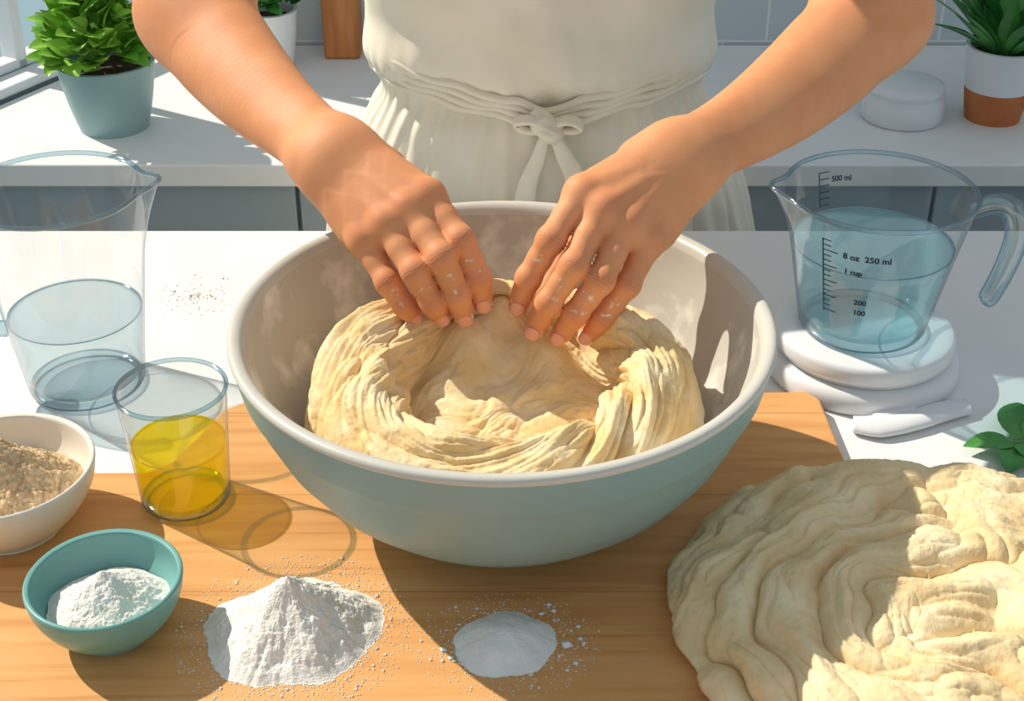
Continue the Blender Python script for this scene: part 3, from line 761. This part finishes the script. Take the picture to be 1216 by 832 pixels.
    at.data.foreach_set('vector',np.stack([cs_,cm_,0*cm_],1).astype(np.float32).ravel())
    parts=[]
    for i in range(4):
        a=F[i][2];b=F[i][3];t=b-a;SL=np.linalg.norm(t);t/=SL
        n_=DORS-t*(DORS@t);n_/=np.linalg.norm(n_);s_=np.cross(t,n_)
        nu,nv=11,11;L_=.0118 if i<3 else .0100
        vv=[]
        for iu in range(nu):
            uu=iu/(nu-1)
            for iv in range(nv):
                q=-1+2*iv/(nv-1);wdt=math.radians(46)*(1-.25*max(0,.35-uu)/.35)
                ph=q*wdt
                sp_=-.0078+L_*uu-(abs(q)**2.5)*.0024*(1 if uu>.5 else -1)*abs(uu-.5)*2
                r=FR[i][3]+(FR[i][2]-FR[i][3])*max(0,-sp_)/SL*.93+.00035
                drop=max(0,sp_-.001)**2*42
                vv.append(b+t*sp_+(n_*math.cos(ph)+s_*math.sin(ph)*.97)*r-n_*drop)
        parts.append((np.array(vv),gridfaces(nu,nv,False)))
    v,f=joinlists(parts);nl=mk(name+'_nails',v,f,'nail',person)
    so=nl.modifiers.new('s','SOLIDIFY');so.thickness=.0005;so.offset=0
build_arm('right_arm_and_hand',HA)
build_arm('left_arm_and_hand',HB)

sec=np.array([ # z, cx, cy, hw, hd
 (-.46,.045,.715,.300,.190),(-.30,.045,.71,.285,.175),(-.12,.045,.705,.262,.155),(-.02,.043,.70,.236,.143),(.05,.040,.695,.205,.128),(.10,.040,.690,.192,.121),
 (.16,.040,.682,.197,.124),(.24,.040,.668,.205,.132),(.32,.038,.645,.208,.138),(.40,.036,.61,.205,.135),(.46,.035,.58,.185,.115),(.505,.035,.56,.140,.085),(.525,.035,.55,.085,.065),(.532,.035,.548,.066,.058)])
def secat(z):
    return [np.interp(z,sec[:,0],sec[:,i]) for i in(1,2,3,4)]
nZ,nTh=420,640
zz=np.linspace(-.46,.532,nZ)[:,None];tt=np.linspace(0,2*np.pi,nTh,endpoint=False)[None,:]
cs=catmull(sec,nZ);o_=np.argsort(cs[:,0]);cs=cs[o_]
cx,cy,hw,hd=[np.interp(zz[:,0],cs[:,0],cs[:,i])[:,None] for i in(1,2,3,4)]
sup=lambda c:np.sign(c)*np.abs(c)**.9
P=np.stack([cx+hw*sup(np.cos(tt)),cy+hd*sup(np.sin(tt)),zz+0*tt],-1)
Nn=gnormals(P)
if Nn[100,0,0]<0:Nn=-Nn
X=P[...,0]-.04;Zv=P[...,2]
below=np.clip((.07-Zv)/.16,0,1);near=np.exp(-((Zv-.085)/.05)**2)
above=np.clip((Zv-.10)/.08,0,1)
rd=.016*below*np.abs(pn(np.cos(tt)*7+X*2,np.sin(tt)*7,Zv*1.2))**.8+.006*near*np.sin(tt*46+3*pn(X*8,Zv*8,1))*.5*np.clip(1.2-above,0,1)*.6
rd+=above*.018*fbm(X*6+Zv*5,P[...,1]*5,Zv*6-X*4,2)*np.exp(-((Zv-.2)/.2)**2)
rd+=.0045*fbm(X*14,P[...,1]*12,Zv*12+X*8,2)
rd+=.010*np.exp(-((Zv-.135)/.028)**2)-.006*np.exp(-((Zv-.088)/.018)**2)
P=P+Nn*rd[...,None]
mk('apron_dress',P.reshape(-1,3),gridfaces(nZ,nTh)[:,::-1],'apron',person)
def front(x,z,off=.004):
    a,b,c_,d_=secat(z);q=min(.999,abs((x-a)/c_));return b-d_*(1-q**2.2)**.45-off
def strand(z_side,z_mid,r,ph):
    pts=[]
    for x in np.linspace(-.145,.225,17):
        q=abs((x-.045)/.185);z=z_mid+(z_side-z_mid)*q**.8+.0025*math.sin(9*x*10+ph)
        pts.append((x,front(x,z,.007),z))
    return pts
for i,(zs_,zm) in enumerate(((.142,.096),(.133,.089),(.124,.083),(.116,.077))):
    sweep('waist_tie_%d'%i,strand(zs_,zm,.005,i),[(.0042,.0062),(.005,.0065),(.004,.005),(.005,.0065),(.0042,.0062)],'apron',person,n=70,segs=12,up=(0,-1,0))
pb=[(.04+.197*math.cos(t),.69+.130*math.sin(t),.125) for t in np.linspace(-.35,math.pi+.35,24)]
sweep('waist_tie_back',pb,[(.005,.018)]*24,'apron',person,n=80,segs=12,up=(0,0,1))
yk=front(.046,.085,.0)
kd=lambda P:.0016*np.sin((P[...,0]+P[...,2]*1.5)*500)
sweep('tie_knot',[(.030,yk-.012,.096),(.040,yk-.020,.090),(.050,yk-.020,.080),(.060,yk-.012,.072)],[(.008,.010),(.014,.014),(.014,.014),(.008,.010)],'apron',person,n=30,segs=24,disp=kd)
sweep('tie_loop_1',[(.048,yk-.018,.086),(.066,yk-.024,.094),(.080,yk-.020,.088),(.074,yk-.016,.080),(.050,yk-.016,.080)],[(.004,.008),(.005,.011),(.005,.012),(.005,.010),(.004,.006)],'apron',person,n=40,segs=14,up=(0,-1,0))
sweep('tie_loop_2',[(.046,yk-.018,.086),(.028,yk-.024,.094),(.012,yk-.018,.090),(.020,yk-.016,.080),(.044,yk-.016,.078)],[(.004,.008),(.005,.010),(.005,.010),(.005,.009),(.004,.006)],'apron',person,n=40,segs=14,up=(0,-1,0))
sweep('tie_tail_1',[(.044,yk-.020,.078),(.036,yk-.022,.050),(.024,yk-.024,.015),(.018,yk-.030,-.03),(.012,yk-.032,-.07)],[(.005,.003),(.008,.003),(.011,.003),(.013,.003),(.014,.002)],'apron',person,n=40,segs=14,up=(0,-1,0))
sweep('tie_tail_2',[(.052,yk-.020,.078),(.064,yk-.022,.052),(.078,yk-.024,.022),(.082,yk-.030,-.02),(.090,yk-.032,-.06)],[(.005,.003),(.009,.003),(.012,.003),(.014,.003),(.014,.002)],'apron',person,n=40,segs=14,up=(0,-1,0))
for H in(HA,HB):
    e_,s_=H['e'],H['s'];ua=s_-e_
    inward=V3(.035,.57,.44)-s_
    sweep('sleeve',[e_+ua*.50,e_+ua*.62,e_+ua*.85,s_,s_+inward*.4],[.062,.063,.066,.070,.075],'apron',person,n=60,segs=48,disp=lambda P:.004*fbm(P[...,0]*20,P[...,1]*20,P[...,2]*20,2))
g=Grid((-.09,.34,.49),(.16,.62,.86),.003);f=g.new()
g.cone(f,(.035,.555,.48),(.035,.515,.62),.056,.050,.02)
g.ell(f,(.035,.485,.735),(.074,.092,.088),.02)
g.ell(f,(.035,.440,.675),(.054,.062,.062),.03)
g.cone(f,(.035,.375,.672),(.035,.378,.70),.010,.006,.012)
g.ell(f,(.035,.390,.64),(.020,.012,.007),.008)
for s_ in(-1,1):
    g.ell(f,(.035+s_*.026,.394,.712),(.015,.012,.011),.006,sub=True)
    g.ell(f,(.035+s_*.074,.492,.70),(.008,.018,.028),.006)
V,Q=surfnets(f,g.lo,g.h);mk('head',relax(V,Q,2),Q,'skin',person)
for s_ in(-1,1):
    lathe('eye',[(0,-.010)]+[(.011*math.cos(a),.011*math.sin(a)) for a in np.linspace(-1.4,1.4,12)]+[(0,.011)],(.035+s_*.026,.402,.712),'white',person,20)
g=Grid((-.09,.36,.60),(.16,.66,.90),.004);f=g.new()
g.ell(f,(.035,.505,.765),(.086,.098,.086),.02);g.ell(f,(.035,.60,.76),(.04,.04,.04),.02);g.ell(f,(.035,.53,.70),(.082,.075,.075),.02)
V,Q=surfnets(f,g.lo,g.h);mk('hair',V,Q,'hair',person)
for s_ in(-1,1):
    x=.042+s_*.10
    sweep('trouser_leg',[(x,.715,-.25),(x,.70,-.55),(x,.72,-.90)],[(.095,.10),(.072,.078),(.055,.06)],'trouser',person,n=30,segs=28,up=(0,1,0))
    sweep('shoe',[(x,.77,-.915),(x,.70,-.915),(x,.62,-.928),(x,.57,-.935)],[(.03,.03),(.042,.034),(.044,.022),(.02,.012)],'shoe',person,n=24,segs=20)

# ================================================================= LIGHT
su=bpy.data.lights.new('sun','SUN');su.energy=4.8;su.angle=math.radians(.6);su.color=(1,.91,.77)
so=bpy.data.objects.new('sun',su);d=Vector((.80,-.46,-.86));so.rotation_euler=d.to_track_quat('-Z','Y').to_euler();so.location=(-2,1.5,2.5);col.objects.link(so)
wd=bpy.data.worlds.new('sky');scene.world=wd;wd.use_nodes=True
N=wd.node_tree.nodes;L=wd.node_tree.links;bg=N['Background'];bg.inputs[1].default_value=.56
tc=N.new('ShaderNodeTexCoord');sp=N.new('ShaderNodeSeparateXYZ');L.new(tc.outputs['Generated'],sp.inputs[0])
rp=N.new('ShaderNodeValToRGB');rp.color_ramp.elements[0].position=.0;rp.color_ramp.elements[0].color=(.66,.92,1,1)
rp.color_ramp.elements[1].position=.25;rp.color_ramp.elements[1].color=lin(222,230,236)
L.new(sp.outputs['Z'],rp.inputs[0]);L.new(rp.outputs[0],bg.inputs[0])
# ================================================================= CAMERA
cam=bpy.data.cameras.new('camera');cam.sensor_width=36;cam.lens=1700/1216*36;cam.clip_start=.01
co=bpy.data.objects.new('camera',cam);co.location=(.007,-.911,.69);co.rotation_euler=(math.radians(90-31.4),0,0);col.objects.link(co)
scene.camera=co
